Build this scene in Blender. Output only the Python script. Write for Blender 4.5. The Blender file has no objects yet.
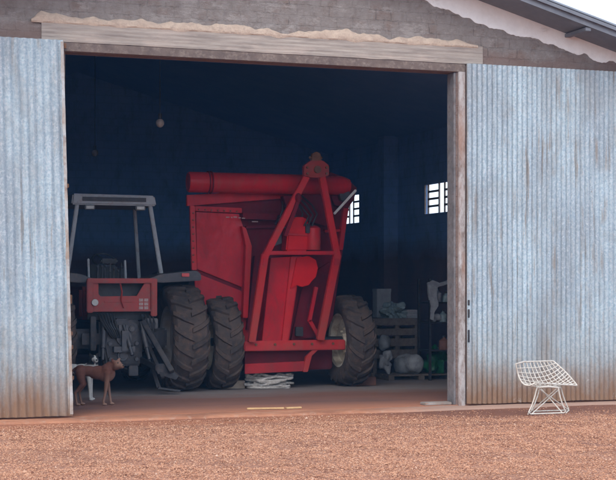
import bpy, bmesh, math, random
from mathutils import Vector, Matrix, noise
random.seed(7)
R = math.radians
S = bpy.context.scene
C = S.collection
TH = R(19.3); CAM = Vector((-2.96, -17.04, 1.6)); F = 1450.0

def W(px, py, v):
    """world point on the plane y = v (metres behind the shed front) seen at a photo pixel"""
    a = (px-308)/F; b = (284-py)/F
    du = a*math.cos(TH)+math.sin(TH); dv = -a*math.sin(TH)+math.cos(TH)
    t = (v-CAM.y)/dv
    return Vector((CAM.x+t*du, v, 1.6+t*b))
def G(px, py, z=0.04):
    a = (px-308)/F; b = (284-py)/F
    t = (z-1.6)/b
    return Vector((CAM.x+t*(a*math.cos(TH)+math.sin(TH)), CAM.y+t*(-a*math.sin(TH)+math.cos(TH)), z))

# ------------------------------------------------------------------ materials
def srgb(r, g, b):
    f = lambda c: (c/255/12.92) if c/255 <= .04045 else ((c/255+.055)/1.055)**2.4
    return (f(r), f(g), f(b), 1)
class N:
    def __init__(s, name):
        s.m = bpy.data.materials.new(name); s.m.use_nodes = True
        s.t = s.m.node_tree; s.b = s.t.nodes['Principled BSDF']; s.n = s.t.nodes
        s.tc = s.n.new('ShaderNodeTexCoord')
    def L(s, a, b): s.t.links.new(a, b)
    def co(s, scale=(1,1,1)):
        m = s.n.new('ShaderNodeMapping'); m.inputs['Scale'].default_value = scale
        s.L(s.tc.outputs['Object'], m.inputs[0]); return m.outputs[0]
    def noise(s, sc, det=6, rough=.6, scale=(1,1,1), dist=0):
        x = s.n.new('ShaderNodeTexNoise'); x.inputs['Scale'].default_value = sc
        x.inputs['Detail'].default_value = det; x.inputs['Roughness'].default_value = rough
        x.inputs['Distortion'].default_value = dist
        s.L(s.co(scale), x.inputs['Vector']); return x.outputs['Fac']
    def voro(s, sc, out='Color', scale=(1,1,1), feature='F1'):
        x = s.n.new('ShaderNodeTexVoronoi'); x.inputs['Scale'].default_value = sc; x.feature = feature
        s.L(s.co(scale), x.inputs['Vector']); return x.outputs[out]
    def ramp(s, fac, stops):
        r = s.n.new('ShaderNodeValToRGB'); e = r.color_ramp.elements
        while len(e) < len(stops): e.new(.5)
        for i, (p, c) in enumerate(stops):
            e[i].position = p; e[i].color = c if isinstance(c, tuple) else (c, c, c, 1)
        s.L(fac, r.inputs[0]); return r.outputs[0]
    def mix(s, fac, a, b, mode='MIX'):
        x = s.n.new('ShaderNodeMix'); x.data_type = 'RGBA'; x.blend_type = mode
        for k, i in ((fac, 0), (a, 6), (b, 7)):
            if hasattr(k, 'links'): s.L(k, x.inputs[i])
            elif i == 0: x.inputs[0].default_value = k
            else: x.inputs[i].default_value = k
        return x.outputs[2]
    def math(s, op, a, b=0.0, clamp=False):
        x = s.n.new('ShaderNodeMath'); x.operation = op; x.use_clamp = clamp
        for k, i in ((a, 0), (b, 1)):
            if hasattr(k, 'links'): s.L(k, x.inputs[i])
            else: x.inputs[i].default_value = k
        return x.outputs[0]
    def xyz(s):
        x = s.n.new('ShaderNodeSeparateXYZ'); s.L(s.tc.outputs['Object'], x.inputs[0]); return x.outputs
    def maprange(s, v, a, b, c=0., d=1.):
        x = s.n.new('ShaderNodeMapRange'); s.L(v, x.inputs[0])
        for i, k in enumerate((a, b, c, d)): x.inputs[i+1].default_value = k
        return x.outputs[0]
    def bump(s, h, dist=.01, strength=1.):
        x = s.n.new('ShaderNodeBump'); x.inputs['Distance'].default_value = dist; x.inputs['Strength'].default_value = strength
        s.L(h, x.inputs['Height']); s.L(x.outputs[0], s.b.inputs['Normal'])
    def set(s, col=None, rough=.8, metal=0., spec=None):
        if col is not None:
            if hasattr(col, 'links'): s.L(col, s.b.inputs['Base Color'])
            else: s.b.inputs['Base Color'].default_value = col
        for nm, v in (('Roughness', rough), ('Metallic', metal)):
            if hasattr(v, 'links'): s.L(v, s.b.inputs[nm])
            else: s.b.inputs[nm].default_value = v
        if spec is not None: s.b.inputs['Specular IOR Level'].default_value = spec
        return s.m

def worn(name, c1, c2, sc=6, rough=.7, metal=0., bump=.002, spec=None, dirt=None):
    n = N(name); f = n.noise(sc, 8, .65)
    col = n.mix(n.ramp(f, [(.35, 0.), (.65, 1.)]), c1, c2)
    if dirt:
        d = n.noise(sc*2.3, 6, .7)
        col = n.mix(n.ramp(d, [(.5, 0.), (.75, .8)]), col, dirt)
    n.bump(n.noise(sc*8, 5, .7), bump)
    return n.set(col, rough, metal, spec)

M = {}
M['red'] = worn('red_paint', (.50,.005,.016,1), (.36,.007,.016,1), 2.2, .32, 0, .001, dirt=(.22,.045,.035,1), spec=.18)
M['red_bright'] = worn('bright_red_paint', (.70,.010,.014,1), (.60,.010,.014,1), 4, .4, 0, .001, spec=.18)
M['red_shaded'] = worn('shaded_red_paint', (.24,.005,.018,1), (.15,.005,.015,1), 3, .6, 0, .001, dirt=(.09,.02,.03,1), spec=.18)
M['frame_red'] = worn('frame_red_paint', (.56,.018,.024,1), (.45,.015,.022,1), 5, .45, 0, .001, dirt=(.26,.08,.06,1), spec=.18)
M['tractor_red'] = worn('faded_tractor_red', (.34,.018,.012,1), (.24,.02,.016,1), 6, .45, 0, .001, dirt=(.16,.06,.04,1))
M['tyre'] = worn('dusty_rubber', (.034,.029,.029,1), (.085,.060,.050,1), 4, .92, 0, .005, dirt=(.15,.085,.058,1))
M['rim_cream'] = worn('cream_rim_paint', (.80,.74,.60,1), (.66,.56,.42,1), 5, .5, 0, .001, dirt=(.3,.17,.1,1))
M['rim_grey'] = worn('grey_rim_paint', (.35,.34,.33,1), (.25,.2,.17,1), 5, .5)
M['dark_metal'] = worn('greasy_dark_metal', (.018,.019,.026,1), (.045,.042,.045,1), 9, .5, .2, .003, dirt=(.085,.055,.043,1))
M['mid_metal'] = worn('worn_grey_metal', (.050,.052,.062,1), (.10,.092,.092,1), 9, .5, .3, .002)
M['cab_grey'] = worn('cab_grey_paint', (.33,.35,.38,1), (.26,.27,.29,1), 5, .5, 0, .001, dirt=(.2,.14,.11,1))
M['black'] = worn('black_plastic', (.014,.015,.018,1), (.03,.03,.034,1), 7, .6)
M['fender'] = worn('fender_black', (.03,.033,.045,1), (.07,.06,.062,1), 4, .5, dirt=(.12,.08,.065,1))
M['lamp_glass'] = worn('lamp_lens', (.5,.5,.48,1), (.38,.38,.36,1), 20, .15)
M['lamp_red'] = worn('red_lens', (.55,.05,.05,1), (.45,.04,.04,1), 20, .2)
M['white_paint'] = worn('white_paint', (.75,.75,.73,1), (.6,.58,.55,1), 8, .5)
M['decal'] = worn('decal_white', (.42,.30,.28,1), (.28,.16,.15,1), 60, .5)
M['wood'] = worn('weathered_wood', (.12,.095,.08,1), (.19,.15,.12,1), 8, .9, 0, .004, dirt=(.08,.05,.04,1))
M['wood_pale'] = worn('pale_wood', (.42,.33,.25,1), (.3,.22,.17,1), 8, .85, 0, .004)
M['wood_brown'] = worn('brown_wood', (.22,.10,.07,1), (.15,.07,.05,1), 8, .85, 0, .004)
M['stick'] = worn('yellow_wood', (.62,.42,.2,1), (.5,.3,.14,1), 12, .7)
M['rope'] = worn('dirty_white_cord', (.62,.58,.54,1), (.4,.35,.31,1), 30, .95, 0, .004)
M['sack'] = worn('woven_sack', (.30,.31,.32,1), (.2,.21,.23,1), 9, .8, 0, .006)
M['sack_white'] = worn('white_sack', (.42,.43,.44,1), (.26,.26,.28,1), 9, .8, 0, .006)
M['green'] = worn('green_plastic', (.012,.15,.05,1), (.01,.09,.03,1), 9, .4)
M['plastic_clear'] = worn('cloudy_plastic', (.28,.35,.35,1), (.15,.20,.21,1), 14, .25)
M['card'] = worn('grey_card', (.36,.37,.37,1), (.28,.28,.29,1), 7, .85)
M['paper'] = worn('paper_stack', (.45,.43,.45,1), (.3,.28,.3,1), 40, .8)
M['bulb'] = worn('bulb_glass', (.6,.6,.56,1), (.5,.5,.48,1), 9, .15)
M['chair'] = worn('cream_chair_wire', (.66,.62,.55,1), (.56,.50,.42,1), 14, .5, 0, .001, dirt=(.4,.26,.18,1))
M['concrete'] = worn('old_concrete', (.33,.29,.26,1), (.24,.2,.17,1), 5, .9, 0, .006, dirt=(.3,.15,.09,1))
M['rust'] = worn('rusty_steel', (.13,.06,.035,1), (.22,.11,.06,1), 12, .85, .2, .004)
M['soffit'] = worn('roof_sheet_grey', (.20,.21,.235,1), (.15,.155,.175,1), 3, .6, .2, .001)
M['brown_lintel'] = worn('brown_rail', (.17,.125,.105,1), (.11,.08,.07,1), 7, .8, 0, .004, dirt=(.3,.24,.2,1))

def m_red(name, c1, c2, dust, rough=.4, spec=.25):
    n = N(name); a = n.noise(1.4, 7, .65, (1,1,.6)); b = n.noise(5, 8, .75, (1,1,.45), .8); sc = n.noise(38, 6, .85, (1,1,.4))
    c = n.mix(n.ramp(a, [(.36, 0.), (.62, 1.)]), c1, c2)
    c = n.mix(n.ramp(b, [(.48, 0.), (.70, .6)]), c, dust)
    c = n.mix(n.ramp(sc, [(.60, 0.), (.68, .7)]), c, (.12,.05,.04,1))
    c = n.mix(n.maprange(n.xyz()[2], 1.1, .1, 0., .45), c, dust)
    r = n.ramp(b, [(.4, rough), (.7, .8)])
    n.bump(n.noise(2.5, 4, .6), .012); return n.set(c, r, 0, spec)
M['red'] = m_red('red_paint_worn', (.56,.006,.016,1), (.34,.006,.016,1), (.20,.045,.04,1), .3)
M['frame_red'] = m_red('frame_red_worn', (.60,.020,.025,1), (.42,.014,.020,1), (.28,.08,.06,1), .35)
M['red_shaded'] = m_red('shaded_red_worn', (.19,.005,.015,1), (.10,.004,.013,1), (.09,.03,.03,1), .5, .15)  # darker copy of the cart red, shade behind the drawbar put into the colour
def m_zinc():
    n = N('galvanised_sheet')
    o = n.xyz(); z = o[2]
    base = n.mix(n.ramp(n.voro(48, 'Color'), [(.2, 0.), (.8, 1.)]), (.56,.71,.80,1), (.80,.92,.97,1))
    big = n.noise(1.6, 6, .65, (1,1,.35))
    col = n.mix(n.ramp(big, [(.38, 0.), (.62, .55)]), base, (.40,.46,.53,1))
    speck = n.noise(26, 5, .8)
    col = n.mix(n.ramp(speck, [(.50, 0.), (.64, .9)]), col, (.88,.92,.96,1))
    pat = n.noise(2.2, 7, .75, (1,1,.6), .6)
    col = n.mix(n.ramp(pat, [(.50, 0.), (.66, .45)]), col, (.50,.52,.53,1))
    # streaks
    st = n.noise(9, 5, .7, (1,1,.05))
    col = n.mix(n.ramp(st, [(.50, 0.), (.70, .35)]), col, (.30,.31,.33,1))
    # mud and rust climbing from the bottom, with warm ground bounce painted in
    h = n.maprange(z, 0.0, 2.3, 1.0, 0.0)
    nz = n.noise(3.2, 7, .7, (1,1,.5))
    k = n.math('ADD', n.math('MULTIPLY', h, h), n.math('MULTIPLY', n.math('SUBTRACT', nz, .5), .7))
    col = n.mix(n.ramp(k, [(.2, 0.), (.95, .75)]), col, (.46,.38,.31,1))
    h2 = n.maprange(z, 0.0, .85, 1.0, 0.0)
    nz2 = n.noise(6, 7, .75, (1,1,.3))
    k2 = n.math('ADD', h2, n.math('MULTIPLY', n.math('SUBTRACT', nz2, .5), 1.3))
    col = n.mix(n.ramp(k2, [(.30, 0.), (.85, .85)]), col, (.43,.23,.12,1))
    runs = n.noise(13, 4, .7, (1,1,.06)); rr_ = n.math('MULTIPLY', n.ramp(runs, [(.54, 0.), (.64, 1.)]), n.ramp(n.noise(1.1, 4, .6), [(.45, 0.), (.6, .6)]))
    col = n.mix(rr_, col, (.40,.29,.21,1))
    scr = n.noise(4.5, 8, .85, (1,1,.8), 2.0)
    col = n.mix(n.ramp(scr, [(.60, 0.), (.66, .7)]), col, (.86,.90,.92,1))
    spots = n.noise(5, 8, .8, (1,1,.7), 1.0)
    col = n.mix(n.ramp(spots, [(.66, 0.), (.71, .8)]), col, (.30,.17,.11,1))
    n.bump(n.noise(30, 6, .7), .003)
    return n.set(col, .5, .03)
M['zinc'] = m_zinc()
def m_wall():
    n = N('bare_render_wall'); o = n.xyz()
    br = n.n.new('ShaderNodeTexBrick'); sw = n.n.new('ShaderNodeCombineXYZ')
    wob = n.math('MULTIPLY', n.math('SUBTRACT', n.noise(5, 5, .7), .5), .07); n.L(n.math('ADD', o[0], wob), sw.inputs[0]); n.L(n.math('ADD', o[2], wob), sw.inputs[1]); n.L(sw.outputs[0], br.inputs['Vector'])
    for k, v in (('Scale', 1.), ('Mortar Size', .007), ('Brick Width', .21), ('Row Height', .13), ('Mortar Smooth', .3)): br.inputs[k].default_value = v
    br.inputs['Color1'].default_value = (.26,.18,.145,1); br.inputs['Color2'].default_value = (.23,.175,.15,1); br.inputs['Mortar'].default_value = (.06,.045,.04,1)
    g = n.noise(1.3, 8, .65, (1,1,1.8)); gj = n.noise(3.1, 6, .7)
    col = n.mix(n.ramp(gj, [(.36, .35), (.50, 1.)]), br.outputs['Color'], (.30,.265,.245,1))
    g2 = n.noise(7, 8, .75)
    col = n.mix(n.ramp(g2, [(.45, 0.), (.75, .7)]), col, (.15,.115,.10,1))
    g3 = n.noise(2.4, 8, .8, (1,1,2.2))
    col = n.mix(n.ramp(g3, [(.53, 0.), (.60, .75)]), col, (.40,.36,.335,1))
    low = n.math('ADD', n.maprange(o[2], 4.40, 4.80, 1., 0.), n.math('MULTIPLY', n.math('SUBTRACT', g, .5), 1.4))
    col = n.mix(n.ramp(low, [(.35, 0.), (.7, .6)]), col, (.22,.12,.09,1))
    hgt = n.math('ADD', n.math('MULTIPLY', br.outputs['Fac'], -.22), n.math('MULTIPLY', g2, 1.2))
    n.bump(n.math('ADD', hgt, g3), .03)
    return n.set(col, .95)
M['wall'] = m_wall()
def m_inner():
    n = N('blue_veiled_brick_inside'); o = n.xyz()
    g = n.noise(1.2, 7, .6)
    up = n.mix(n.ramp(g, [(.35, 0.), (.65, 1.)]), (.22,.42,.78,1), (.28,.47,.80,1))  # blue veil of hazy skylight put into the upper wall colour
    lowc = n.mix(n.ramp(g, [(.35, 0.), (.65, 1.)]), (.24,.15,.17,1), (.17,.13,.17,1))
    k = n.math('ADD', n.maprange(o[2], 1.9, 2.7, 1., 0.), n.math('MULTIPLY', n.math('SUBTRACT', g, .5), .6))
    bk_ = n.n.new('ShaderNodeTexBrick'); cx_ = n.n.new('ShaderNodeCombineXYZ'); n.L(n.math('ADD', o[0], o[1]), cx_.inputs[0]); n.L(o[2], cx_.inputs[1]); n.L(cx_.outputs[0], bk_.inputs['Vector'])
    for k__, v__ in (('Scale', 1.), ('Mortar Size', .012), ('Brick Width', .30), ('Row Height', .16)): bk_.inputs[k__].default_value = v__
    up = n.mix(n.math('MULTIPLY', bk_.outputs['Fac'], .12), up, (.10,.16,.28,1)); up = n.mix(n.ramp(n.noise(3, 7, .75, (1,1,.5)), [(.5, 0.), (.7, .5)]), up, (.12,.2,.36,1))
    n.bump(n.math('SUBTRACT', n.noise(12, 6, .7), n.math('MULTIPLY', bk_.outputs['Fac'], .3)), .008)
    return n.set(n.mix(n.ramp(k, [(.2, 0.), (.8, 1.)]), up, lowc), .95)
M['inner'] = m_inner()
M['roof_under'] = worn('roof_sheet_inside', (.22,.42,.78,1), (.28,.47,.80,1), 2, .8)  # same blue light veil painted into the ceiling sheets
def m_plaster():
    n = N('flaking_white_plaster')
    a = n.noise(5, 8, .75); b = n.noise(2, 7, .7, (1,1,2))
    col = n.mix(n.ramp(a, [(.4, 0.), (.7, .8)]), (.92,.92,.91,1), (.80,.79,.78,1))
    col = n.mix(n.ramp(b, [(.58, 0.), (.70, .5)]), col, (.45,.42,.40,1))
    n.bump(a, .006); return n.set(col, .9)
M['plaster'] = m_plaster()
M['mortar'] = worn('cream_mortar', (.70,.55,.43,1), (.56,.42,.33,1), 9, .95, 0, .02, dirt=(.42,.31,.25,1))
def m_beam():
    n = N('weathered_beam')
    a = n.noise(7, 8, .7, (.25,1,3)); b = n.noise(3, 7, .7, (.6,1,2))
    col = n.mix(n.ramp(a, [(.38, 0.), (.66, 1.)]), (.42,.36,.31,1), (.25,.21,.185,1))
    col = n.mix(n.ramp(b, [(.5, 0.), (.66, .6)]), col, (.50,.40,.34,1))
    gr = n.n.new('ShaderNodeTexWave'); gr.bands_direction = 'Z'; gr.inputs['Scale'].default_value = 7; gr.inputs['Distortion'].default_value = 3
    gr.inputs['Detail'].default_value = 3; n.L(n.co((.3,1,1)), gr.inputs['Vector'])
    col = n.mix(n.math('MULTIPLY', gr.outputs['Fac'], .12), col, (.24,.21,.19,1))
    n.bump(n.math('ADD', a, n.math('MULTIPLY', gr.outputs['Fac'], .25)), .010); return n.set(col, .9)
M['beam'] = m_beam()
M['reveal'] = worn('dark_grey_reveal', (.13,.125,.13,1), (.22,.20,.20,1), 8, .9, 0, .004, dirt=(.12,.07,.05,1))  # darker grey than the front post, with brown patches
def m_post():
    n = N('chipped_white_post'); a = n.noise(9, 8, .8, (1,1,.35)); b = n.noise(3, 6, .7, (1,1,.3))
    col = n.mix(n.ramp(a, [(.42, 0.), (.6, 1.)]), (.46,.43,.42,1), (.22,.17,.15,1))
    col = n.mix(n.ramp(b, [(.45, 0.), (.62, .7)]), col, (.33,.18,.12,1))
    n.bump(a, .006); return n.set(col, .85)
M['post'] = m_post()
M['edge'] = worn('chipped_edge_strip', (.48,.50,.51,1), (.34,.25,.19,1), 3.5, .8, .1, .004, dirt=(.16,.075,.045,1))
def m_ground():
    n = N('red_gravel_ground'); o = n.xyz()
    v = n.voro(42, 'Color'); v2 = n.voro(90, 'Color')
    c = n.mix(n.ramp(v, [(.1, 0.), (.9, 1.)]), (.22,.085,.048,1), (.46,.24,.15,1))
    c = n.mix(n.ramp(v2, [(.55, 0.), (.95, .8)]), c, (.15,.08,.062,1))
    big = n.noise(.8, 7, .65)
    c = n.mix(n.ramp(big, [(.4, 0.), (.66, .5)]), c, (.26,.12,.08,1))
    # fine orange dust along the building front
    edge = n.math('ADD', n.math('ADD', n.maprange(o[1], -1.5, -.75, 0., 1.), n.maprange(o[0], 3.2, 4.4, 0., .45)), n.math('MULTIPLY', n.math('SUBTRACT', n.noise(1.5, 8, .7, (.5,1,1)), .5), 1.6))
    dust = n.mix(n.ramp(n.noise(3, 8, .75, (.5,2,1)), [(.35, 0.), (.7, 1.)]), (.42,.165,.085,1), (.25,.10,.062,1))
    dust = n.mix(n.math('ADD', n.maprange(o[0], 3.4, 4.4, 0., .8), n.math('MULTIPLY', n.math('SUBTRACT', big, .5), .5), True), dust, (.15,.065,.045,1))
    c = n.mix(n.ramp(edge, [(.3, 0.), (.8, .9)]), c, dust)
    d = n.voro(42, 'Distance')
    n.bump(n.math('ADD', n.math('MULTIPLY', d, -1.), n.noise(14, 6, .7)), .014)
    return n.set(c, .95, 0, .2)
M['ground'] = m_ground()
def m_floor():
    n = N('dusty_concrete_floor'); o = n.xyz()
    a = n.noise(1.1, 8, .65, (.5,1.3,1)); b = n.noise(6, 8, .75)
    c = n.mix(n.ramp(a, [(.35, 0.), (.65, 1.)]), (.20,.095,.070,1), (.14,.075,.062,1))
    k = n.math('ADD', n.maprange(o[1], 1.4, 3.0, 0., 1.), n.math('MULTIPLY', n.math('SUBTRACT', a, .5), 1.2))
    c = n.mix(n.ramp(k, [(.4, 0.), (1.0, .85)]), c, (.25,.225,.215,1))
    edge = n.math('ADD', n.maprange(o[1], .05, 1.0, 1., 0.), n.math('MULTIPLY', n.math('SUBTRACT', b, .5), .8), True)
    c = n.mix(n.math('MULTIPLY', edge, .75), c, (.42,.17,.09,1))
    c = n.mix(n.ramp(b, [(.5, 0.), (.75, .4)]), c, (.13,.07,.055,1))
    n.bump(b, .006); return n.set(c, .9, 0, .3)
M['floor'] = m_floor()
def m_sill():
    n = N('dusty_slab_edge')
    a = n.noise(2.2, 8, .7, (.4,1,1)); b = n.noise(8, 7, .75)
    c = n.mix(n.ramp(a, [(.38, 0.), (.62, 1.)]), (.46,.21,.12,1), (.28,.12,.07,1))
    c = n.mix(n.ramp(b, [(.52, 0.), (.70, .6)]), c, (.40,.28,.21,1))
    c = n.mix(n.maprange(n.xyz()[0], 3.6, 4.8, 0., .85), c, (.33,.22,.17,1))
    n.bump(b, .01); return n.set(c, .95, 0, .2)
M['sill'] = m_sill()
def m_glass():
    n = N('dusty_cab_glass'); t = n.n.new('ShaderNodeBsdfTransparent'); t.inputs[0].default_value = (.86,.9,.92,1)
    g = n.n.new('ShaderNodeBsdfGlossy'); g.inputs['Roughness'].default_value = .05
    x = n.n.new('ShaderNodeMixShader'); x.inputs[0].default_value = .05
    n.L(t.outputs[0], x.inputs[1]); n.L(g.outputs[0], x.inputs[2])
    n.L(x.outputs[0], n.n['Material Output'].inputs[0]); return n.m
M['glass'] = m_glass()
def m_stone():
    n = N('gravel_stones'); gi = n.n.new('ShaderNodeNewGeometry')
    c = n.ramp(gi.outputs['Random Per Island'], [(0., (.16,.06,.034,1)), (.35, (.38,.175,.10,1)), (.75, (.46,.235,.14,1)), (.97, (.50,.28,.175,1)), (1., (.56,.38,.28,1))])
    return n.set(c, .9, 0, .3)
M['stone'] = m_stone()
def m_dog(name, main, second, dark, mode):
    n = N(name); o = n.xyz(); f = n.noise(26, 6, .8, (1,1,2)); g = n.noise(9, 4, .6)
    c = n.mix(n.ramp(f, [(.35, 0.), (.65, .5)]), main, dark)
    if mode == 'brown':
        feet = n.maprange(o[2], .22, .03, 0., .75); c = n.mix(feet, c, second)
        belly = n.math('MULTIPLY', n.maprange(o[2], .42, .30, 0., .5), n.maprange(o[0], .05, .18, 0., 1.)); c = n.mix(belly, c, second)
        muz = n.maprange(o[0], .25, .29, 0., .6); c = n.mix(muz, c, second)
    else:
        # black head cap and a back patch
        blz = n.math('LESS_THAN', n.math('ABSOLUTE', n.math('ADD', n.math('MULTIPLY', n.math('SUBTRACT', o[0], .225), .883), n.math('MULTIPLY', n.math('ADD', o[1], .02), .469))), .011)
        muz = n.math('LESS_THAN', n.math('ADD', o[1], n.math('MULTIPLY', g, .02)), -.075)
        wh = n.math('MAXIMUM', n.math('MULTIPLY', blz, n.math('LESS_THAN', o[1], -.05)), muz)
        k = n.math('MULTIPLY', n.math('GREATER_THAN', o[0], .13), n.math('SUBTRACT', 1., wh))
        c = n.mix(n.math('MULTIPLY', k, n.maprange(o[2], .47, .49, 0., 1.)), c, (.018,.017,.018,1))
    n.bump(f, .004); return n.set(c, .85, 0, .2)
M['fur_brown'] = m_dog('brown_fur', (.12,.046,.030,1), (.25,.15,.11,1), (.06,.026,.020,1), 'brown')
M['fur_white'] = m_dog('white_fur', (.50,.48,.45,1), (.45,.45,.45,1), (.33,.30,.27,1), 'white')
M['nose'] = worn('nose_black', (.01,.01,.01,1), (.02,.02,.02,1), 9, .3)

# ------------------------------------------------------------------ mesh helpers
class MB:
    def __init__(s): s.bm = bmesh.new()
    def _add(s, verts, faces):
        vs = [s.bm.verts.new(v) for v in verts]
        for f in faces:
            try: s.bm.faces.new([vs[i] for i in f])
            except ValueError: pass
        return vs
    def box(s, c, d, rot=None):
        c = Vector(c); x, y, z = (k/2 for k in d); m = rot or Matrix()
        if not isinstance(m, Matrix): m = Matrix.Rotation(m, 4, 'Z')
        P = [c + (m.to_3x3() @ Vector((a*x, b*y, e*z))) for a in (-1,1) for b in (-1,1) for e in (-1,1)]
        s._add(P, [(0,1,3,2),(4,6,7,5),(0,4,5,1),(2,3,7,6),(0,2,6,4),(1,5,7,3)]); return s
    def span(s, a, b):
        return s.box([(a[i]+b[i])/2 for i in range(3)], [abs(b[i]-a[i]) for i in range(3)])
    def bar(s, p, q, w, h, up=(0,1,0)):
        """box section bar; h along 'up', w across"""
        p = Vector(p); q = Vector(q); d = (q-p).normalized(); u = Vector(up)
        u = (u-d*u.dot(d))
        if u.length < 1e-4: u = Vector((1,0,0))-d*d.x
        u.normalize(); r = d.cross(u)
        P = [e+r*a*w/2+u*b*h/2 for e in (p, q) for a, b in ((-1,-1),(1,-1),(1,1),(-1,1))]
        s._add(P, [(0,1,2,3)[::-1],(4,5,6,7)]+[(i,(i+1)%4,4+(i+1)%4,4+i) for i in range(4)]); return s
    def tube(s, pts, r, n=8, cap=True):
        pts = [Vector(p) for p in pts]; rr = r if isinstance(r, (list, tuple)) else [r]*len(pts)
        rings = []; u = None
        for i, p in enumerate(pts):
            d = (pts[min(i+1, len(pts)-1)]-pts[max(i-1, 0)]).normalized()
            if u is None: u = d.orthogonal().normalized()
            u = (u-d*u.dot(d)).normalized(); w = d.cross(u)
            rings.append([s.bm.verts.new(p+(u*math.cos(t)+w*math.sin(t))*rr[i]) for t in [2*math.pi*k/n for k in range(n)]])
        for a, b in zip(rings, rings[1:]):
            for k in range(n): s.bm.faces.new((a[k], a[(k+1)%n], b[(k+1)%n], b[k]))
        if cap: s.bm.faces.new(rings[0][::-1]); s.bm.faces.new(rings[-1])
        return s
    def cyl(s, p, q, r, n=20): return s.tube([p, q], r, n)
    def lathe(s, prof, o=(0,0,0), axis='x', n=40, closed=False):
        """prof: (axial, radius) list, revolved about axis through o"""
        o = Vector(o); rings = []
        for k in range(n):
            t = 2*math.pi*k/n; ring = []
            for a, r in prof:
                c, q = r*math.cos(t), r*math.sin(t)
                v = {'x': (a, c, q), 'y': (q, a, c), 'z': (c, q, a)}[axis]
                ring.append(s.bm.verts.new(o+Vector(v)))
            rings.append(ring)
        m = len(prof)
        for k in range(n):
            a, b = rings[k], rings[(k+1)%n]
            for i in range(m if closed else m-1): s.bm.faces.new((a[i], b[i], b[(i+1)%m], a[(i+1)%m]))
        return s
    def prism(s, poly, d):
        """poly: 3-D outline, extruded by vector d"""
        d = Vector(d); n = len(poly)
        a = [s.bm.verts.new(Vector(p)) for p in poly]; b = [s.bm.verts.new(Vector(p)+d) for p in poly]
        s.bm.faces.new(a); s.bm.faces.new(b[::-1])
        for i in range(n): s.bm.faces.new((a[i], b[i], b[(i+1)%n], a[(i+1)%n]))
        return s
    def ell(s, c, r, rot=None, seg=16, disp=0, fr=3):
        m = (Matrix.Translation(Vector(c)) @ (rot or Matrix()) @ Matrix.Diagonal((*r, 1)))
        g = bmesh.ops.create_uvsphere(s.bm, u_segments=seg, v_segments=max(6, seg//2+2), radius=1, matrix=m)
        if disp:
            for v in g['verts']: v.co += (v.co-Vector(c)).normalized()*disp*noise.noise(v.co*fr)*2
        return s
    def build(s, name, mat, parent=None, bevel=0, smooth=False, kind=None):
        bmesh.ops.recalc_face_normals(s.bm, faces=s.bm.faces)
        if bevel:
            bmesh.ops.remove_doubles(s.bm, verts=s.bm.verts, dist=1e-5)
            es = [e for e in s.bm.edges if len(e.link_faces) == 2 and e.calc_face_angle(0) > R(35)]
            bmesh.ops.bevel(s.bm, geom=es, offset=bevel, segments=2, affect='EDGES', clamp_overlap=True)
        if parent is not None:
            o = origin(parent)
            for v in s.bm.verts: v.co -= o
        me = bpy.data.meshes.new(name); s.bm.to_mesh(me); s.bm.free()
        ob = bpy.data.objects.new(name, me); C.objects.link(ob)
        me.materials.append(M[mat] if isinstance(mat, str) else mat)
        if smooth:
            for p in me.polygons: p.use_smooth = True
            try: me.set_sharp_from_angle(angle=R(38))
            except Exception: pass
        if parent is not None: ob.parent = parent
        if kind: ob['kind'] = kind
        return ob
def origin(o):
    v = Vector((0,0,0))
    while o is not None: v += o.location; o = o.parent
    return v
def tag(o, label, cat, group=None):
    o['label'] = label; o['category'] = cat
    if group: o['group'] = group
    return o
def thing(name, loc, label, cat, group=None):
    o = bpy.data.objects.new(name, None); C.objects.link(o); o.location = loc; o.empty_display_size = .2
    return tag(o, label, cat, group)
def dup(root, loc):
    def cp(o, par):
        c = o.copy(); C.objects.link(c); c.parent = par
        for ch in o.children: cp(ch, c)
        return c
    r = cp(root, None); r.location = loc; return r
def grounded(mb, z=0): return mb

# ------------------------------------------------------------------ setting
g = MB()   # ground out to the horizon, finer near the shed, with gentle unevenness
nx, ny = 120, 90
xs = [-14+28*i/nx for i in range(nx+1)]; ys = [-17.5+17.5*j/ny for j in range(ny+1)]
vv = [[g.bm.verts.new((x, y, (.018*noise.noise(Vector((x*.9, y*.9, 0)))+.010*noise.noise(Vector((x*3, y*3, 4))))*min(1, max(0, (-.35-y)/.5)) )) for x in xs] for y in ys]
for j in range(ny):
    for i in range(nx): g.bm.faces.new((vv[j][i], vv[j][i+1], vv[j+1][i+1], vv[j+1][i]))
g.build('ground', 'ground', kind='structure', smooth=True)
g = MB()
B = 260
for (x0, x1, y0, y1) in ((-B,-14,-B,B), (14,B,-B,B), (-14,14,-B,-17.5), (-14,14,0,B)):
    g._add([(x0,y0,-.004),(x1,y0,-.004),(x1,y1,-.004),(x0,y1,-.004)], [(0,1,2,3)])
g.build('terrain', 'ground', kind='structure')
UL, UR, UM, D, T = -3.15, 8.25, 2.55, 13.6, .22       # shed: left, right, ridge, depth, wall thickness
SL = .278
zr = lambda u: 6.16-SL*abs(u-UM)-.004
fl = MB().span((UL+T, -.02, -.3), (UR-.07, D-T, .04)); fl.build('floor', 'floor', kind='structure')
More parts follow.
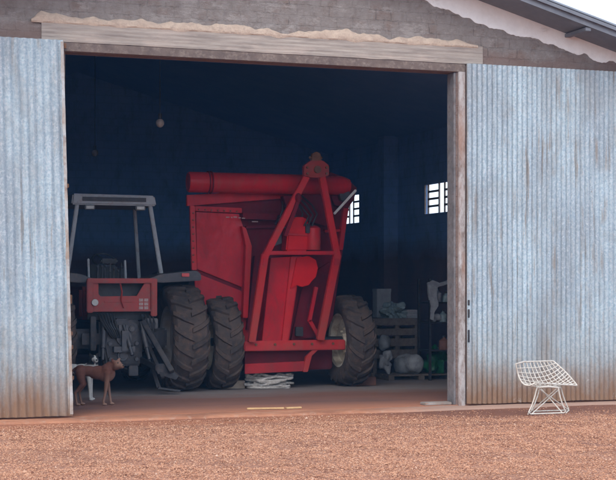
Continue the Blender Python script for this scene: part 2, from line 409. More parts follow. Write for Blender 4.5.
# slab edge in front of the doors, an uneven kerb of dusty concrete
s_ = MB(); n = 140; top = []; 
prev = None
for i in range(n+1):
    x = -4.2+13.2*i/n
    y0 = -.34-.10*noise.noise(Vector((x*.8, 3, 0)))-.035*noise.noise(Vector((x*5, 1, 0)))
    if x > 4.2: y0 += .10*min(1, (x-4.2)/1.5)
    h = .034+.008*noise.noise(Vector((x*3, 9, 0)))
    row = [s_.bm.verts.new(p) for p in ((x, y0-.03, -.02), (x, y0, h-.012), (x, y0+.05, h), (x, -.022, h))]
    if prev:
        for k in range(3): s_.bm.faces.new((prev[k], row[k], row[k+1], prev[k+1]))
    prev = row
s_.build('pavement', 'sill', kind='structure', smooth=True)
# gravel stones
def gravel():
    base = [Vector(p) for p in ((1,0,0),(-1,0,0),(0,1,0),(0,-1,0),(0,0,1),(0,0,-1))]
    fs = [(0,2,4),(2,1,4),(1,3,4),(3,0,4),(2,0,5),(1,2,5),(3,1,5),(0,3,5)]
    V = []; Fc = []
    rnd = random.Random(3)
    def put(x, y, s):
        rz = rnd.random()*6.28; c, q = math.cos(rz), math.sin(rz); b0 = len(V)
        sx, sy, sz = s*rnd.uniform(.7,1.4), s*rnd.uniform(.6,1.1), s*rnd.uniform(.4,.8)
        tl = rnd.uniform(-.5,.5)
        zb = (.018*noise.noise(Vector((x*.9, y*.9, 0)))+.010*noise.noise(Vector((x*3, y*3, 4))))*min(1, max(0, (-.35-y)/.5))
        for p in base:
            j = Vector((p.x+rnd.uniform(-.25,.25), p.y+rnd.uniform(-.25,.25), p.z))
            a, b_, d = j.x*sx, j.y*sy, j.z*sz
            V.append((x+a*c-b_*q, y+a*q+b_*c, zb+sz*.25+d+a*tl*.4))
        Fc.extend(tuple(b0+i for i in f) for f in fs)
    k = 0
    while k < 120000:
        v = -7.2+6.9*rnd.random()**.85
        px = rnd.uniform(-30, 650)
        a = (px-308)/F; du = a*math.cos(TH)+math.sin(TH); dv = -a*math.sin(TH)+math.cos(TH)
        x = CAM.x+(v-CAM.y)/dv*du
        e = v+.55+.35*noise.noise(Vector((x*.8, 7, 0)))+.5*min(1, max(0, (x-3.2)/1.2))
        if e > 0 and rnd.random() > .10: continue
        if noise.noise(Vector((x*.55, v*1.3, 3))) > .18 and rnd.random() < .55: continue
        if e > -.5 and rnd.random() < .5: continue
        put(x, v, abs(rnd.gauss(.0042, .0024))+.003+(.012 if rnd.random() < .004 else 0)); k += 1
    me = bpy.data.meshes.new('gravel'); me.from_pydata(V, [], Fc); me.materials.append(M['stone'])
    o = bpy.data.objects.new('gravel', me); C.objects.link(o)
    tag(o, 'loose pinkish red gravel scattered over the yard', 'gravel'); o['kind'] = 'stuff'
gravel()

# ------------------------------------------------------------------ the shed
shed = thing('shed', (UM, 0, 0), 'large rendered brick shed with open sliding doors and low gable roof', 'shed')
U0, U1, ZO = -.02, 5.03, 4.335
w = MB()
w.prism([(UL,0,-.1),(U0,0,-.1),(U0,0,ZO),(U1,0,ZO),(U1,0,-.1),(UR,0,-.1),(UR,0,zr(UR)),(UM,0,zr(UM)),(UL,0,zr(UL))], (0,T,0))
w.build('front_wall', 'wall', shed)
ins = MB()  # inner skin of front wall, blue veil in its colour
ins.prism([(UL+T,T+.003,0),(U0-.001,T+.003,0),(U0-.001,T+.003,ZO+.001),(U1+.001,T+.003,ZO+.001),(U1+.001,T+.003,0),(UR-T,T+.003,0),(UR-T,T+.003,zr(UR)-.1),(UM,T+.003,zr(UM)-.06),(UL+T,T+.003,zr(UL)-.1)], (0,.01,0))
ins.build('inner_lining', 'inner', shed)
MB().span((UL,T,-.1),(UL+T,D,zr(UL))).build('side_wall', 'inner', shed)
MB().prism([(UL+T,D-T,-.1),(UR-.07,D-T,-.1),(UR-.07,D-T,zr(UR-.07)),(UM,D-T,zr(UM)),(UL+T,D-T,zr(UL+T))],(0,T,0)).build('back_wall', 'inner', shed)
# right wall with two vent-block windows (real openings)
Wn = [(6.85, 8.13, 2.92, 3.47), (11.5, 12.75, 2.90, 3.50)]
TW = .07; rw = MB(); ys = [T]
for a, b, z0, z1 in Wn:
    rw.span((UR-TW, ys[-1], -.1), (UR, a, zr(UR)))
    rw.span((UR-TW, a, -.1), (UR, b, z0)); rw.span((UR-TW, a, z1), (UR, b, zr(UR))); ys.append(b)
rw.span((UR-TW, ys[-1], -.1), (UR, D, zr(UR)))
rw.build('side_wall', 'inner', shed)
for a, b, z0, z1 in Wn:
    f = MB(); xc = UR-TW+.02; L_ = b-a
    for k in range(1, 4):
        zz = z0+(z1-z0)*k/4
        for t0, t1 in ((0,.30),(.49,.875)): f.span((xc-.011, a+L_*t0, zz-.020), (xc+.011, a+L_*t1, zz+.020))
    for t in (.30, .49, .875): f.span((xc-.014, a+L_*t-.014, z0), (xc+.014, a+L_*t+.014, z1))
    for t in (0, 1): f.span((xc-.016, a-.01+L_*t-(.012 if t else -.012), z0), (xc+.016, a+.01+L_*t-(.012 if t else -.012), z1))
    f.build('window', 'concrete', shed)
for v in (4.6, 9.55):
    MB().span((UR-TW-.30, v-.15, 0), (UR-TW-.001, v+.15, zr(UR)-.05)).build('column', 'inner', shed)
# roof: corrugated sheets, overhanging the gable, plus purlins and barge
for sgn in (-1, 1):
    r = MB(); n = 160; OV = -.62; rows = []
    ue = UM+sgn*(UR-UM+.45)
    ny = 1
    yy = OV
    prev = None
    m = int((D+.4-OV)/.0885*1)*2
    for j in range(m+1):
        y = OV+(D+.4-OV)*j/m; dz = .016*(1 if j % 2 else -1)
        a_ = [(UM, y, 6.20+dz), (ue, y, 6.20-SL*abs(ue-UM)+dz)]
        row = [r.bm.verts.new(p) for p in a_]+[r.bm.verts.new((p[0], p[1], p[2]+.012)) for p in a_]
        if prev:
            r.bm.faces.new((prev[0], prev[1], row[1], row[0])); r.bm.faces.new((prev[2], row[2], row[3], prev[3]))
            r.bm.faces.new((prev[1], prev[3], row[3], row[1]))
        if j in (0, m): r.bm.faces.new((row[0], row[1], row[3], row[2]))
        prev = row
    r.build('roof', 'soffit', shed)
    # boarded underside inside + outside
    sf = MB()
    p0 = Vector((UM, 0, 6.06)); p1 = Vector((ue-sgn*.05, 0, 6.06-SL*abs(ue-sgn*.05-UM)))
    sf.prism([p0+Vector((0,T+.02,0)), p1+Vector((0,T+.02,0)), p1+Vector((0,D,0)), p0+Vector((0,D,0))], (0,0,.1))
    sf.build('ceiling', 'roof_under' , shed)
    sf = MB(); sf.prism([p0+Vector((0,OV+.04,0)), p1+Vector((0,OV+.04,0)), p1+Vector((0,-.012,0)), p0+Vector((0,-.012,0))], (0,0,.1))
    sf.build('soffit', 'soffit' , shed)
    bg = MB(); bg.prism([Vector((UM,OV,6.13)), Vector((ue,OV,6.13-SL*abs(ue-UM))), Vector((ue,OV,6.175-SL*abs(ue-UM))), Vector((UM,OV,6.175))], (0,.03,0))
    bg.build('barge_board', 'soffit', shed)
    for k in range(2):
        uu = UM+sgn*(1.0+3.1*k); zz = 6.06-SL*abs(uu-UM)
        MB().span((uu-.04, OV+.06, zz-.05), (uu+.04, -.013, zz-.004)).build('purlin', 'soffit', shed, .004)
# jagged white plaster band under the right eave
pl = []; n = 240
low = [(3.9,5.42),(5.02,5.09),(5.4,4.98),(5.77,4.895),(6.2,4.80),(6.55,4.76),(6.75,4.64),(7.39,4.58),(8.2,4.40)]
def interp(t, x):
    for (a, b), (c, d) in zip(t, t[1:]):
        if a <= x <= c: return b+(d-b)*(x-a)/(c-a)
    return t[-1][1]
lower = []
for i in range(n+1):
    u = 3.9+4.3*i/n; z = interp(low, u)+.08*noise.noise(Vector((u*3,0,5)))+.05*noise.noise(Vector((u*8,0,2)))+.012*noise.noise(Vector((u*23,0,2)))
    lower.append((u, -.009, min(z, zr(u)-.13)))
up = [(u, -.009, zr(u)-.09) for u in (8.2, 6.0, 3.9)]
MB().prism(lower+up, (0,.0085,0)).build('plaster_band', 'plaster', shed)
# lintel beam, mortar ridge and brown rail
bm_ = MB(); n = 60
tops = [(-.30+5.70*i/n, -.03, 4.685+.006*noise.noise(Vector((i*.3,0,0)))) for i in range(n+1)]
bots = [(-.30+5.70*i/n, -.03, 4.445+.005*noise.noise(Vector((i*.4,5,0)))) for i in range(n+1)][::-1]
bm_.prism(tops+bots, (0,.028,0)); bm_.build('lintel_beam', 'beam', shed)
mo = MB(); n = 420; o_ = []
for i in range(n+1):
    u = -.42+5.75*i/n
    h = .062+.06*noise.noise(Vector((u*1.3,8,0)))+.05*noise.noise(Vector((u*5,2,0)))+.014*noise.noise(Vector((u*14,2,0)))
    e = min(1, (u+.42)/.12, (5.33-u)/.3); o_.append((u, -.022, 4.692+max(.004, h*max(0, e))))
mo_r = None
for i in range(0, len(o_), 1):      # rounded bead of mortar: wall edge, swelling front, foot on the beam
    x, _, zt_ = o_[i]; hh = max(.004, zt_-4.69); b_ = .018+.012*noise.noise(Vector((x*7, 3, 1)))
    row = [mo.bm.verts.new(p) for p in ((x,-.002,zt_), (x,-.012,zt_-hh*.12), (x,-.022-b_*.6,zt_-hh*.5), (x,-.032-b_*.5,4.672-.012*noise.noise(Vector((x*5,0,0)))), (x,-.031,4.655-.03*max(0,noise.noise(Vector((x*4,9,0))))))]
    if mo_r:
        for q in range(4): mo.bm.faces.new((mo_r[q], row[q], row[q+1], mo_r[q+1]))
    mo_r = row
mo.build('mortar_ridge', 'mortar', shed, smooth=True)
MB().span((U0-.1,-.024,4.34),(U1+.12,-.001,4.441)).build('rail', 'brown_lintel', shed)
# right jamb post
MB().span((U1+.022,-.045,.0),(U1+.115,-.004,4.338)).build('door_post', 'post', shed, .004)
MB().span((U1-.03,.0,.04),(U1-.001,T-.02,4.33)).build('door_post', 'reveal', shed, .003)
MB().span((U1-.42,.03,.038),(U1-.04,.2,.075)).build('threshold', 'concrete', shed, .008)

def corrugated(u_of, u0, u1, z0, z1, vy, name, pitch=.076, sharp=False):
    """sheet of corrugated zinc with lap joints; u_of(u, z) leans the sheet"""
    d = MB(); seg = 12 if sharp else 8; n = int((u1-u0)/pitch*seg); zs = [z0+(z1-z0)*k/14 for k in range(15)]
    cols = []
    for i in range(n+1):
        u = u0+(u1-u0)*i/n
        lap = -.004 if int((u-u0)/.76) % 2 else 0
        amp = .014 if sharp else .0125
        y = vy+lap-(amp*(2*abs(math.sin(math.pi*(u-u0)/pitch))**.55-1) if sharp else amp*math.cos(2*math.pi*(u-u0)/pitch))
        dent = lambda z: .007*noise.noise(Vector((u*1.1, z*.8, 3)))+.003*noise.noise(Vector((u*5, z*1.3, 9)))
        zb = .012*noise.noise(Vector((u*1.7, 0, 1)))
        cols.append([d.bm.verts.new((u_of(u, z), y+dent(z), z+(zb if z == z0 else 0))) for z in zs])
    for a, b in zip(cols, cols[1:]):
        for k in range(14): d.bm.faces.new((a[k], b[k], b[k+1], a[k+1]))
    r = bmesh.ops.solidify(d.bm, geom=d.bm.faces[:], thickness=.0025)
    return d
ZB, ZT = .055, 4.45
lean = lambda u, z: u+(.05-.115*(z-ZB)/(ZT-ZB))*max(0, (u+3.4)/3.4)
ld = corrugated(lean, -3.4, .0, ZB, ZT, -.10, 'l', .092)
ldo = ld.build('sliding_door', 'zinc', shed, smooth=False); ldo['label'] = 'left corrugated zinc sliding door with rusty leading edge'
le = MB(); P = [(lean(0, z), z) for z in (ZB+.01, ZT-.01)]
le.bar((P[0][0]-.02,-.072,P[0][1]), (P[1][0]-.02,-.072,P[1][1]), .05, .03); 
le.build('door_frame', 'zinc', ldo, .003)
for z in (1.42, 1.02, .86, 2.75, .5):
    x = lean(0, z); MB().box((x+.012,-.085,z), (.035,.03,.05 if z != 1.42 else .11)).build('hinge', 'rust', ldo, .006)
st = MB(); L1 = []; L2 = []
for i in range(61):
    z = ZB+.02+(ZT-ZB-.04)*i/60; x = lean(0, z)
    L1.append((x+.006+.004*noise.noise(Vector((0,z*6,0))), -.118, z)); L2.append((x-.030+.010*noise.noise(Vector((4,z*5,0))), -.118, z))
st.prism(L1+L2[::-1], (0,.004,0)); st.build('edge_strip', 'edge', ldo)
rd = corrugated(lambda u, z: u, 5.145, 8.6, ZB, ZT-.01, -.10, 'r', .072, True)
rdo = rd.build('sliding_door', 'zinc', shed, smooth=False); rdo['label'] = 'right corrugated zinc sliding door stained with mud below'
re_ = MB().span((5.15,-.085,ZB),(5.20,-.060,ZT-.02)); re_.build('door_frame', 'rust', rdo, .003)
for z, h_ in ((1.36, .07), (1.22, .11), (.93, .16)): MB().box((5.16,-.112,z), (.026,.012,h_)).build('hinge', 'dark_metal', rdo, .004)
for o_d, a, b in ((ldo, -3.4, -.02), (rdo, 5.16, 8.6)):
    for z_ in (ZT-.09, 2.2, .12): MB().span((a,-.085,z_),(b,-.06,z_+.06)).build('door_rail', 'rust', o_d)

# ------------------------------------------------------------------ wheels
def tyre_mesh(r, w, lugs=20, lug=.045):
    t = MB(); rc = r-lug; ri = r*.56
    prof = [(-w*.36,ri),(-w*.46,ri+.05),(-w*.52,rc*.78),(-w*.50,rc*.90),(-w*.42,rc*.965),(-w*.25,rc*.99),(0,rc),(w*.25,rc*.99),(w*.42,rc*.965),(w*.50,rc*.90),(w*.52,rc*.78),(w*.46,ri+.05),(w*.36,ri)]
    t.lathe(prof, axis='x', n=56)
    surf = [(0,rc),(w*.25,rc*.99),(w*.42,rc*.965),(w*.50,rc*.90),(w*.515,rc*.82)]
    for s in (-1, 1):
        for k in range(lugs):
            t0 = 2*math.pi*(k+(.5 if s > 0 else 0))/lugs; ring = []
            for j, (a, rr) in enumerate(surf):
                a = a if j else -.02*w
                f = j/4; sh = t0-f*2*math.pi/lugs*1.05; hw = (.042+.018*f)/r
                ht = lug if j < 4 else lug*.35
                for (da, rad) in ((-hw, rr-.01), (hw, rr-.01), (hw*.7, rr+ht), (-hw*.7, rr+ht)):
                    A = sh+da; aa = a+(ht*.25 if rad > rr and j >= 3 else 0)
                    ring.append(t.bm.verts.new((s*aa, rad*math.cos(A), rad*math.sin(A))))
            for j in range(4):
                for q in range(4):
                    t.bm.faces.new((ring[j*4+q], ring[j*4+(q+1)%4], ring[j*4+4+(q+1)%4], ring[j*4+4+q]))
            t.bm.faces.new(ring[0:4]); t.bm.faces.new(ring[-4:])
    return t
def wheel(parent, loc, r, w, rimmat, side=1, lugs=20, lug=.045):
    """wheel part > tyre, rim; side is where the rim dish faces"""
    e = bpy.data.objects.new('wheel', None); C.objects.link(e); e.parent = parent
    e.location = Vector(loc)-origin(parent)
    t = tyre_mesh(r, w, lugs, lug); 
    for v in t.bm.verts: v.co += Vector(loc)
    t.build('tyre', 'tyre', e, smooth=True)
    ri = r*.57; m = MB()
    m.lathe([(-w*.37,ri+.01),(-w*.40,ri+.012),(-w*.36,ri-.03),(-w*.2,ri-.05),(w*.2,ri-.05),(w*.36,ri-.03),(w*.40,ri+.012),(w*.37,ri+.01)], loc, 'x', 40)
    d = side*w*.12
    m.lathe([(d,.001),(d+side*.05,.02),(d+side*.05,r*.14),(d,r*.16),(d-side*.02,r*.34),(d,ri-.045)], loc, 'x', 40)
    for k in range(8):
        A = k*math.pi/4; c = Vector(loc)+Vector((d, r*.25*math.cos(A), r*.25*math.sin(A))); m.cyl(c-Vector((.03,0,0)), c+Vector((.03,0,0)), .018, 8)
    m.build('rim', rimmat, e, smooth=True)
    return e

# ------------------------------------------------------------------ tractor, seen from behind
TX, TY, TZ = 1.34, 3.6, .04
tr = thing('tractor', (TX, TY, TZ), 'old red and grey tractor with open cab frame, parked backside to the doorway', 'tractor')
def P3(x, y, z): return Vector((TX+x, TY+y, TZ+z))
for s in (-1, 1): wheel(tr, P3(s*.95, 0, .78), .78, .50, 'rim_grey', -s, 20, .036)
for s in (-1, 1): wheel(tr, P3(s*.80, 2.35, .52), .52, .34, 'rim_grey', -s, 18, .03)
def B(name, mat, *boxes, bevel=.008, par=None, **k):
    m = MB()
    for a, b in boxes: m.span(P3(*a), P3(*b))
    return m.build(name, mat, par or tr, bevel, **k)
B('axle', 'dark_metal', ((-.72,-.14,.64),(.72,.14,.92)), ((-.30,-.25,.50),(.30,.5,1.05)), bevel=.03)
B('engine', 'dark_metal', ((-.22,.5,.55),(.22,2.5,1.0)), bevel=.03)
B('hood', 'tractor_red', ((-.33,1.1,1.02),(.33,2.85,1.52)), bevel=.05)
B('front_axle', 'dark_metal', ((-.66,2.28,.44),(.66,2.42,.58)), bevel=.02)
# red rear frame around the lower cab window
fr = MB()
fr.span(P3(-.50,-.40,1.155),P3(-.41,-.30,1.62)); fr.span(P3(.42,-.40,1.10),P3(.51,-.30,1.62))
fr.span(P3(-.50,-.41,1.57),P3(.51,-.30,1.64))
fr.build('rear_frame', 'tractor_red', tr, .012)
pn = MB(); y = -.365
pn.prism([P3(-.41,y,1.17),P3(.42,y,1.17),P3(.42,y,1.57),P3(.33,y,1.57),P3(.22,y,1.39),P3(-.30,y,1.385),P3(-.33,y,1.42),P3(-.33,y,1.57),P3(-.41,y,1.57)], (0,.03,0))
pn.build('rear_panel', 'tractor_red', tr, .006)
pr = MB(); pr.span(P3(-.41,-.38,1.17),P3(.42,-.368,1.20)); pr.span(P3(-.25,-.376,1.30),P3(.17,-.368,1.33)); pr.tube([P3(-.02,-.37,1.57),P3(0,-.39,1.45),P3(-.01,-.385,1.33),P3(.03,-.38,1.22)], .012)
pr.build('panel_rib', 'tractor_red', tr, .003)
lm = MB().lathe([(0,.0),(0,.045),(.015,.05),(.05,.045)], P3(-.39,-.43,1.30), 'y', 20); lamp = lm.build('lamp', 'lamp_glass', tr, smooth=True)
dc = MB()
for i in range(2):
    for j in range(3): MB().span(P3(.25+i*.075,-.370,1.20+j*.055), P3(.25+i*.075+.06,-.366,1.20+j*.055+.042)).build('decal', 'decal', tr)
B('cab_back_wall', 'black', ((-.46,-.22,1.05),(.47,-.19,1.60)))
# fenders: arched sheets with a flat top shelf
for s in (-1, 1):
    f = MB(); outer = []; inner = []
    for k in range(15):
        A = R(100-7*k)    # from behind low to front
        r1, r2 = .90, .86
        z = min(.78+r1*math.sin(A)*1.02, 1.74); yv = r1*math.cos(A)
        outer.append((yv, z+.02)); inner.append((yv*.95, z-.03))
    prof = outer+inner[::-1]
    f.prism([P3(s*.58, a, b) for a, b in prof], (s*.60,0,0))
    f.build('fender', 'fender', tr, .006)
    f2 = MB(); f2.prism([P3(s*.30,-.36,1.60),P3(s*.58,-.36,1.70),P3(s*1.10,-.36,1.755),P3(s*1.17,-.36,1.70),P3(s*1.17,-.36,1.61),P3(s*.60,-.36,1.58)], (0,.75,0))
    f2.build('fender_shelf', 'fender', tr, .012)
    MB().span(P3(s*.93-.055,-.385,1.665),P3(s*.93+.055,-.358,1.715)).build('tail_lamp', 'lamp_red', tr, .004)
# cab: posts, roof with grille, lamps
for s in (-1, 1):
    MB().bar(P3(s*.69,.12,1.70), P3(s*.535,.18,2.72), .058, .07).build('cab_post', 'cab_grey', tr, .01)
    MB().bar(P3(s*.62,1.25,1.55), P3(s*.52,1.15,2.72), .05, .06).build('cab_post', 'cab_grey', tr, .01)
    MB().bar(P3(s*.66,.14,1.72), P3(s*.62,1.2,1.6), .05, .05, (0,0,1)).build('cab_sill', 'black', tr, .01)
rf = MB(); rf.prism([P3(-.63,.10,2.70),P3(.62,.10,2.70),P3(.59,.10,2.85),P3(-.61,.10,2.86)], (0,1.25,0)); rfo = rf.build('roof', 'cab_grey', tr, .02)
MB().span(P3(-.47,.088,2.755),P3(.46,.099,2.815)).build('grille', 'dark_metal', rfo)
for x in (-.37, .37):
    l = MB().span(P3(x-.075,.06,2.63),P3(x+.075,.14,2.698)); lo = l.build('work_lamp', 'mid_metal', tr, .01)
    MB().span(P3(x-.055,.052,2.642),P3(x+.055,.0595,2.686)).build('lens', 'lamp_glass', lo)
# seat, console, levers, steering wheel
B('seat', 'black', ((-.24,.35,1.20),(.24,.42,1.78)), ((-.24,.42,1.15),(.24,.85,1.27)), bevel=.03)
B('console', 'black', ((-.22,.95,1.1),(.22,1.15,1.85)), bevel=.03)
sw = MB(); sw.lathe([(-.012,.17),(0,.185),(.012,.17),(0,.155)], (0,0,0), 'z', 28, True)
for a in (0, 2.1, 4.2): sw.cyl((0,0,0), (.17*math.cos(a), .17*math.sin(a), 0), .012, 8)
sw.cyl((0,0,0), (0,0,-.3), .02, 10)
bmesh.ops.rotate(sw.bm, verts=sw.bm.verts, cent=(0,0,0), matrix=Matrix.Rotation(R(35), 3, 'X'))
for v in sw.bm.verts: v.co += P3(0,.92,1.92)
sw.build('steering_wheel', 'black', tr, smooth=True)
for x, zt in ((-.355, 1.97), (.185, 1.95)):
    MB().bar(P3(x,.22,1.62), P3(x-.01,.22,zt-.04), .030, .03).build('grab_handle', 'cab_grey', tr, .008)
rnd = random.Random(5)
MB().span(P3(-.17,.26,1.86), P3(.08,.34,1.93)).build('headrest', 'black', tr, .02)
for k in range(7): x = -.22+.06*k; dh = MB(); dh.cyl(P3(x,.28,1.60), P3(x+rnd.uniform(-.02,.02),.27,1.72+rnd.random()*.16), .011, 8); dh.ell(P3(x,.27,1.73+rnd.random()*.1), (.018,.018,.022), seg=8); dh.build('lever', 'mid_metal', tr, smooth=True)
# rear housing and three point hitch
h = MB(); y0 = -.42
h.prism([P3(-.22,y0,.40),P3(.28,y0,.40),P3(.30,y0,.75),P3(.22,y0,.98),P3(.10,y0,1.07),P3(-.10,y0,1.07),P3(-.22,y0,.95),P3(-.27,y0,.70)], (0,.2,0)); h.build('gear_housing', 'dark_metal', tr, .03)
d = MB()
for x, z, r_ in ((0,.55,.075),(.02,.80,.11),(-.1,.92,.04),(.13,.93,.04),(-.17,.5,.03),(.2,.5,.03),(.2,.72,.03),(-.18,.72,.03)): d.lathe([(-.02,.0),(-.02,r_*.6),(-.01,r_*.62),(-.012,r_),(.03,r_)], P3(x,y0-.02,z), 'y', 20)
for x in (-.06,.04): d.span(P3(x,y0-.05,.82),P3(x+.035,y0,.98))
d.span(P3(-.14,y0-.10,.60),P3(.16,y0-.0,.68)); d.span(P3(-.03,y0-.12,.62),P3(.07,y0-.02,.9))
d.build('cover_plate', 'mid_metal', tr, smooth=True)
for k in range(6):
    x = -.34+.045*k; hs = MB(); hs.tube([P3(x,-.35,1.14),P3(x+.02,-.48,1.05-.02*k),P3(x*.7,-.50,.92),P3(x*.5+.02,-.45,.80)], .013, 6); hs.build('hose', 'black', tr, smooth=True)
for k in range(4):
    x = .30+.05*k; hs = MB(); hs.tube([P3(x,-.33,1.12),P3(x+.01,-.45,1.0),P3(x-.02,-.43,.86)], .014, 6); hs.build('hose', 'black', tr, smooth=True)
B('valve_block', 'mid_metal', ((.33,-.40,.92),(.52,-.30,1.07)), bevel=.01)
B('bracket', 'dark_metal', ((-.44,-.36,.62),(-.36,-.26,1.10)), ((.34,-.30,.62),(.44,-.22,1.08)), ((-.55,-.28,.70),(.52,-.22,.86)))
for s in (-1, 1):
    a = MB(); a.bar(P3(s*.26,-.25,.50), P3(s*.36,-1.0,.40), .04, .08, (0,0,1)); a.build('lower_link', 'dark_metal', tr, .008)
    a = MB(); a.cyl(P3(s*.27,-.40,1.02), P3(s*.33,-.68,.50), .022, 10); a.cyl(P3(s*.28,-.47,.9), P3(s*.31,-.6,.66), .034, 10); a.build('lift_rod', 'mid_metal', tr, smooth=True)
a = MB(); a.cyl(P3(.02,-.42,.98), P3(.10,-.62,.56), .025, 10); a.cyl(P3(.04,-.46,.88), P3(.08,-.56,.68), .036, 10); a.build('top_link', 'mid_metal', tr, smooth=True)
a = MB(); a.bar(P3(.30,-.40,1.02), W(172,372,TY-.95), .07, .09, (0,-1,0)); a.bar(P3(.36,-.42,.72), W(163,378,TY-.9), .05, .05); a.build('stabiliser_arm', 'dark_metal', tr, .008)
a = MB(); a.prism([W(153,364,2.75),W(164,364,2.75),W(179,376,2.75),W(176,380,2.75),W(158,374,2.75)], (0,.07,0)); a.build('foot_plate', 'dark_metal', tr, .006)
a = MB(); a.bar(P3(.02,-.1,.36), P3(.05,-.85,.34), .09, .04, (0,0,1)); a.box(P3(.05,-.88,.36), (.13,.10,.14)); a.build('drawbar', 'dark_metal', tr, .008)
a = MB(); a.bar(W(158,388,2.9), W(180,391,2.9), .03, .05); a.bar(W(152,366,2.95), W(160,389,2.95), .035, .05); a.bar(W(146,350,3.0), W(158,388,2.95), .03, .04); a.build('sway_chain_bracket', 'dark_metal', tr, .004)

# ------------------------------------------------------------------ red grain cart
CX, CY = 3.94, 3.75
ct = thing('grain_cart', (CX, CY, .04), 'red hopper grain cart with raised drawbar frame and auger tube', 'grain cart')
def PL(name, mat, px, v, th, bevel=.006, par=None):
    """plate with an outline given in photo pixels at the distance v, real thickness th going back"""
    return MB().prism([W(a, b, v) for a, b in px], (0, th, 0)).build(name, mat, par or ct, bevel)
wheel(ct, (2.91, CY, .74), .70, .42, 'rim_cream', 1, 18, .034)
wheel(ct, (4.97, CY, .74), .70, .42, 'rim_cream', -1, 18, .034)
hop_px = [(191,200),(352,188),(348,215),(343,250),(333,318),(320,345),(252,345),(245,318),(194,272)]
fr_ = [W(a, b, 3.68) for a, b in hop_px]
hp = MB(); n = len(fr_)
cen = sum(fr_, Vector())/n
bk = [Vector((cen.x+.42+(p.x-cen.x)*.76, 6.0, .2+max(p.z-.2, .35))) for p in fr_]
a_ = [hp.bm.verts.new(p) for p in fr_]; b_ = [hp.bm.verts.new(p) for p in bk]
for i in range(n): hp.bm.faces.new((a_[i], b_[i], b_[(i+1)%n], a_[(i+1)%n]))
hp.bm.faces.new(a_); hp.bm.faces.new(b_[::-1])
hop = hp.build('hopper', 'red_shaded', ct, .015)
PL('hopper_rim', 'red', [(187,195),(351,185),(351,193),(187,206)], 3.60, .07)
PL('side_panel', 'red', [(196,212),(239,214),(244,229),(244,288),(197,269)], 3.64, .03)
PL('side_panel', 'red', [(194,272),(244,292),(252,300),(256,345),(240,345),(196,300)], 3.64, .03)
PL('panel_frame', 'frame_red', [(190,205),(195,206),(197,270),(192,270)], 3.60, .07)
PL('panel_frame', 'red', [(195,206),(242,208),(242,213),(195,211)], 3.61, .06)
PL('rib', 'frame_red', [(242,226),(246,228),(252,246),(248,318),(243,318),(246,246)], 3.52, .15)
PL('rib', 'red_shaded', [(255,256),(259,256),(252,330),(247,330)], 3.55, .1)
PL('upper_shelf', 'red_shaded', [(243,213),(300,214),(300,221),(243,219)], 3.50, .18)
for k_ in range(7):
    c_ = W(199+6.3*k_, 209.5+.3*k_, 3.60); MB().cyl(c_+Vector((0,-.012,0)), c_+Vector((0,.01,0)), .012, 6).build('bolt', 'rust', ct)
for k_ in range(8):
    c_ = W(193.3, 213+7*k_, 3.59); MB().cyl(c_+Vector((0,-.012,0)), c_+Vector((0,.01,0)), .012, 6).build('bolt', 'rust', ct)
PL('hopper_seam', 'red_shaded', [(246,226),(300,224),(300,226.5),(246,228.5)], 3.60, .08)
PL('hopper_seam', 'red', [(325,230),(343,229),(343,231.5),(325,232.5)], 3.60, .08)
# lettering worn away, tiny pale dashes
dcl = MB()
for a, b, c in ((226,229.5,216.6),(231,232.5,216.8),(233.5,237,216.4),(238.5,241,217.2),(242,245,217.6),(252,258,221)):
    MB().prism([W(a,c,3.49),W(b,c+.1,3.49),W(b,c+1.2,3.49),W(a,c+1.1,3.49)], (0,.004,0)).build('decal', 'decal', ct)
# auger tube across the top
zt = W(190,182,3.45).z; xa, xb = W(188,182,3.45).x, W(349,182,3.45).x
au = MB(); au.lathe([(0,.001),(0,.140),(.02,.150),(.30,.150),(.31,.136),(.325,.136),(.335,.150),(1.75,.150),(1.76,.143),(xb-xa-.12,.143),(xb-xa,.10),(xb-xa,.001)], (xa,3.45,zt), 'x', 40)
aug = au.build('auger_tube', 'frame_red', ct, smooth=True)
MB().lathe([(.29,.152),(.29,.166),(.305,.166),(.305,.152)], (xa,3.45,zt), 'x', 40, True).lathe([(.335,.152),(.335,.166),(.35,.166),(.35,.152)], (xa,3.45,zt), 'x', 40, True).build('collar', 'red_shaded', aug)
PL('auger_bracket', 'red_shaded', [(330,172),(347,178),(357,188),(354,200),(348,208),(335,205),(326,186)], 3.5, .12)
PL('spout', 'mid_metal', [(339,191),(347,188),(351,195),(347,202),(341,200)], 3.38, .10)
MB().bar(W(334,214,3.3), W(356,190,3.3), .035, .03).build('prop_rod', 'white_paint', ct, .006)
# axle beam and lower pieces
ax = MB(); a1 = W(243,346,3.42); a2 = W(344,341.5,3.42); ax.bar(a1, Vector((a2.x,3.42,a1.z)), .15, .13, (0,1,0)); ax.build('axle_beam', 'frame_red', ct, .012)
MB().cyl((2.8,CY,.74), (5.08,CY,.74), .06, 16).build('axle', 'dark_metal', ct, smooth=True)
PL('lower_plate', 'red', [(245,364),(308,361),(308,371),(245,374)], 3.40, .05)
PL('lower_plate', 'red_shaded', [(245,351),(312,348),(308,361),(245,364)], 3.55, .05)  # dark plate stands for the shade between beam and plate
PL('brace', 'frame_red', [(303,372),(308,372),(312,356),(322,346),(316,346),(306,357)], 3.38, .07)
MB().span((3.3,3.7,.30),(4.7,5.8,.62)).build('chassis', 'red_shaded', ct, .02)
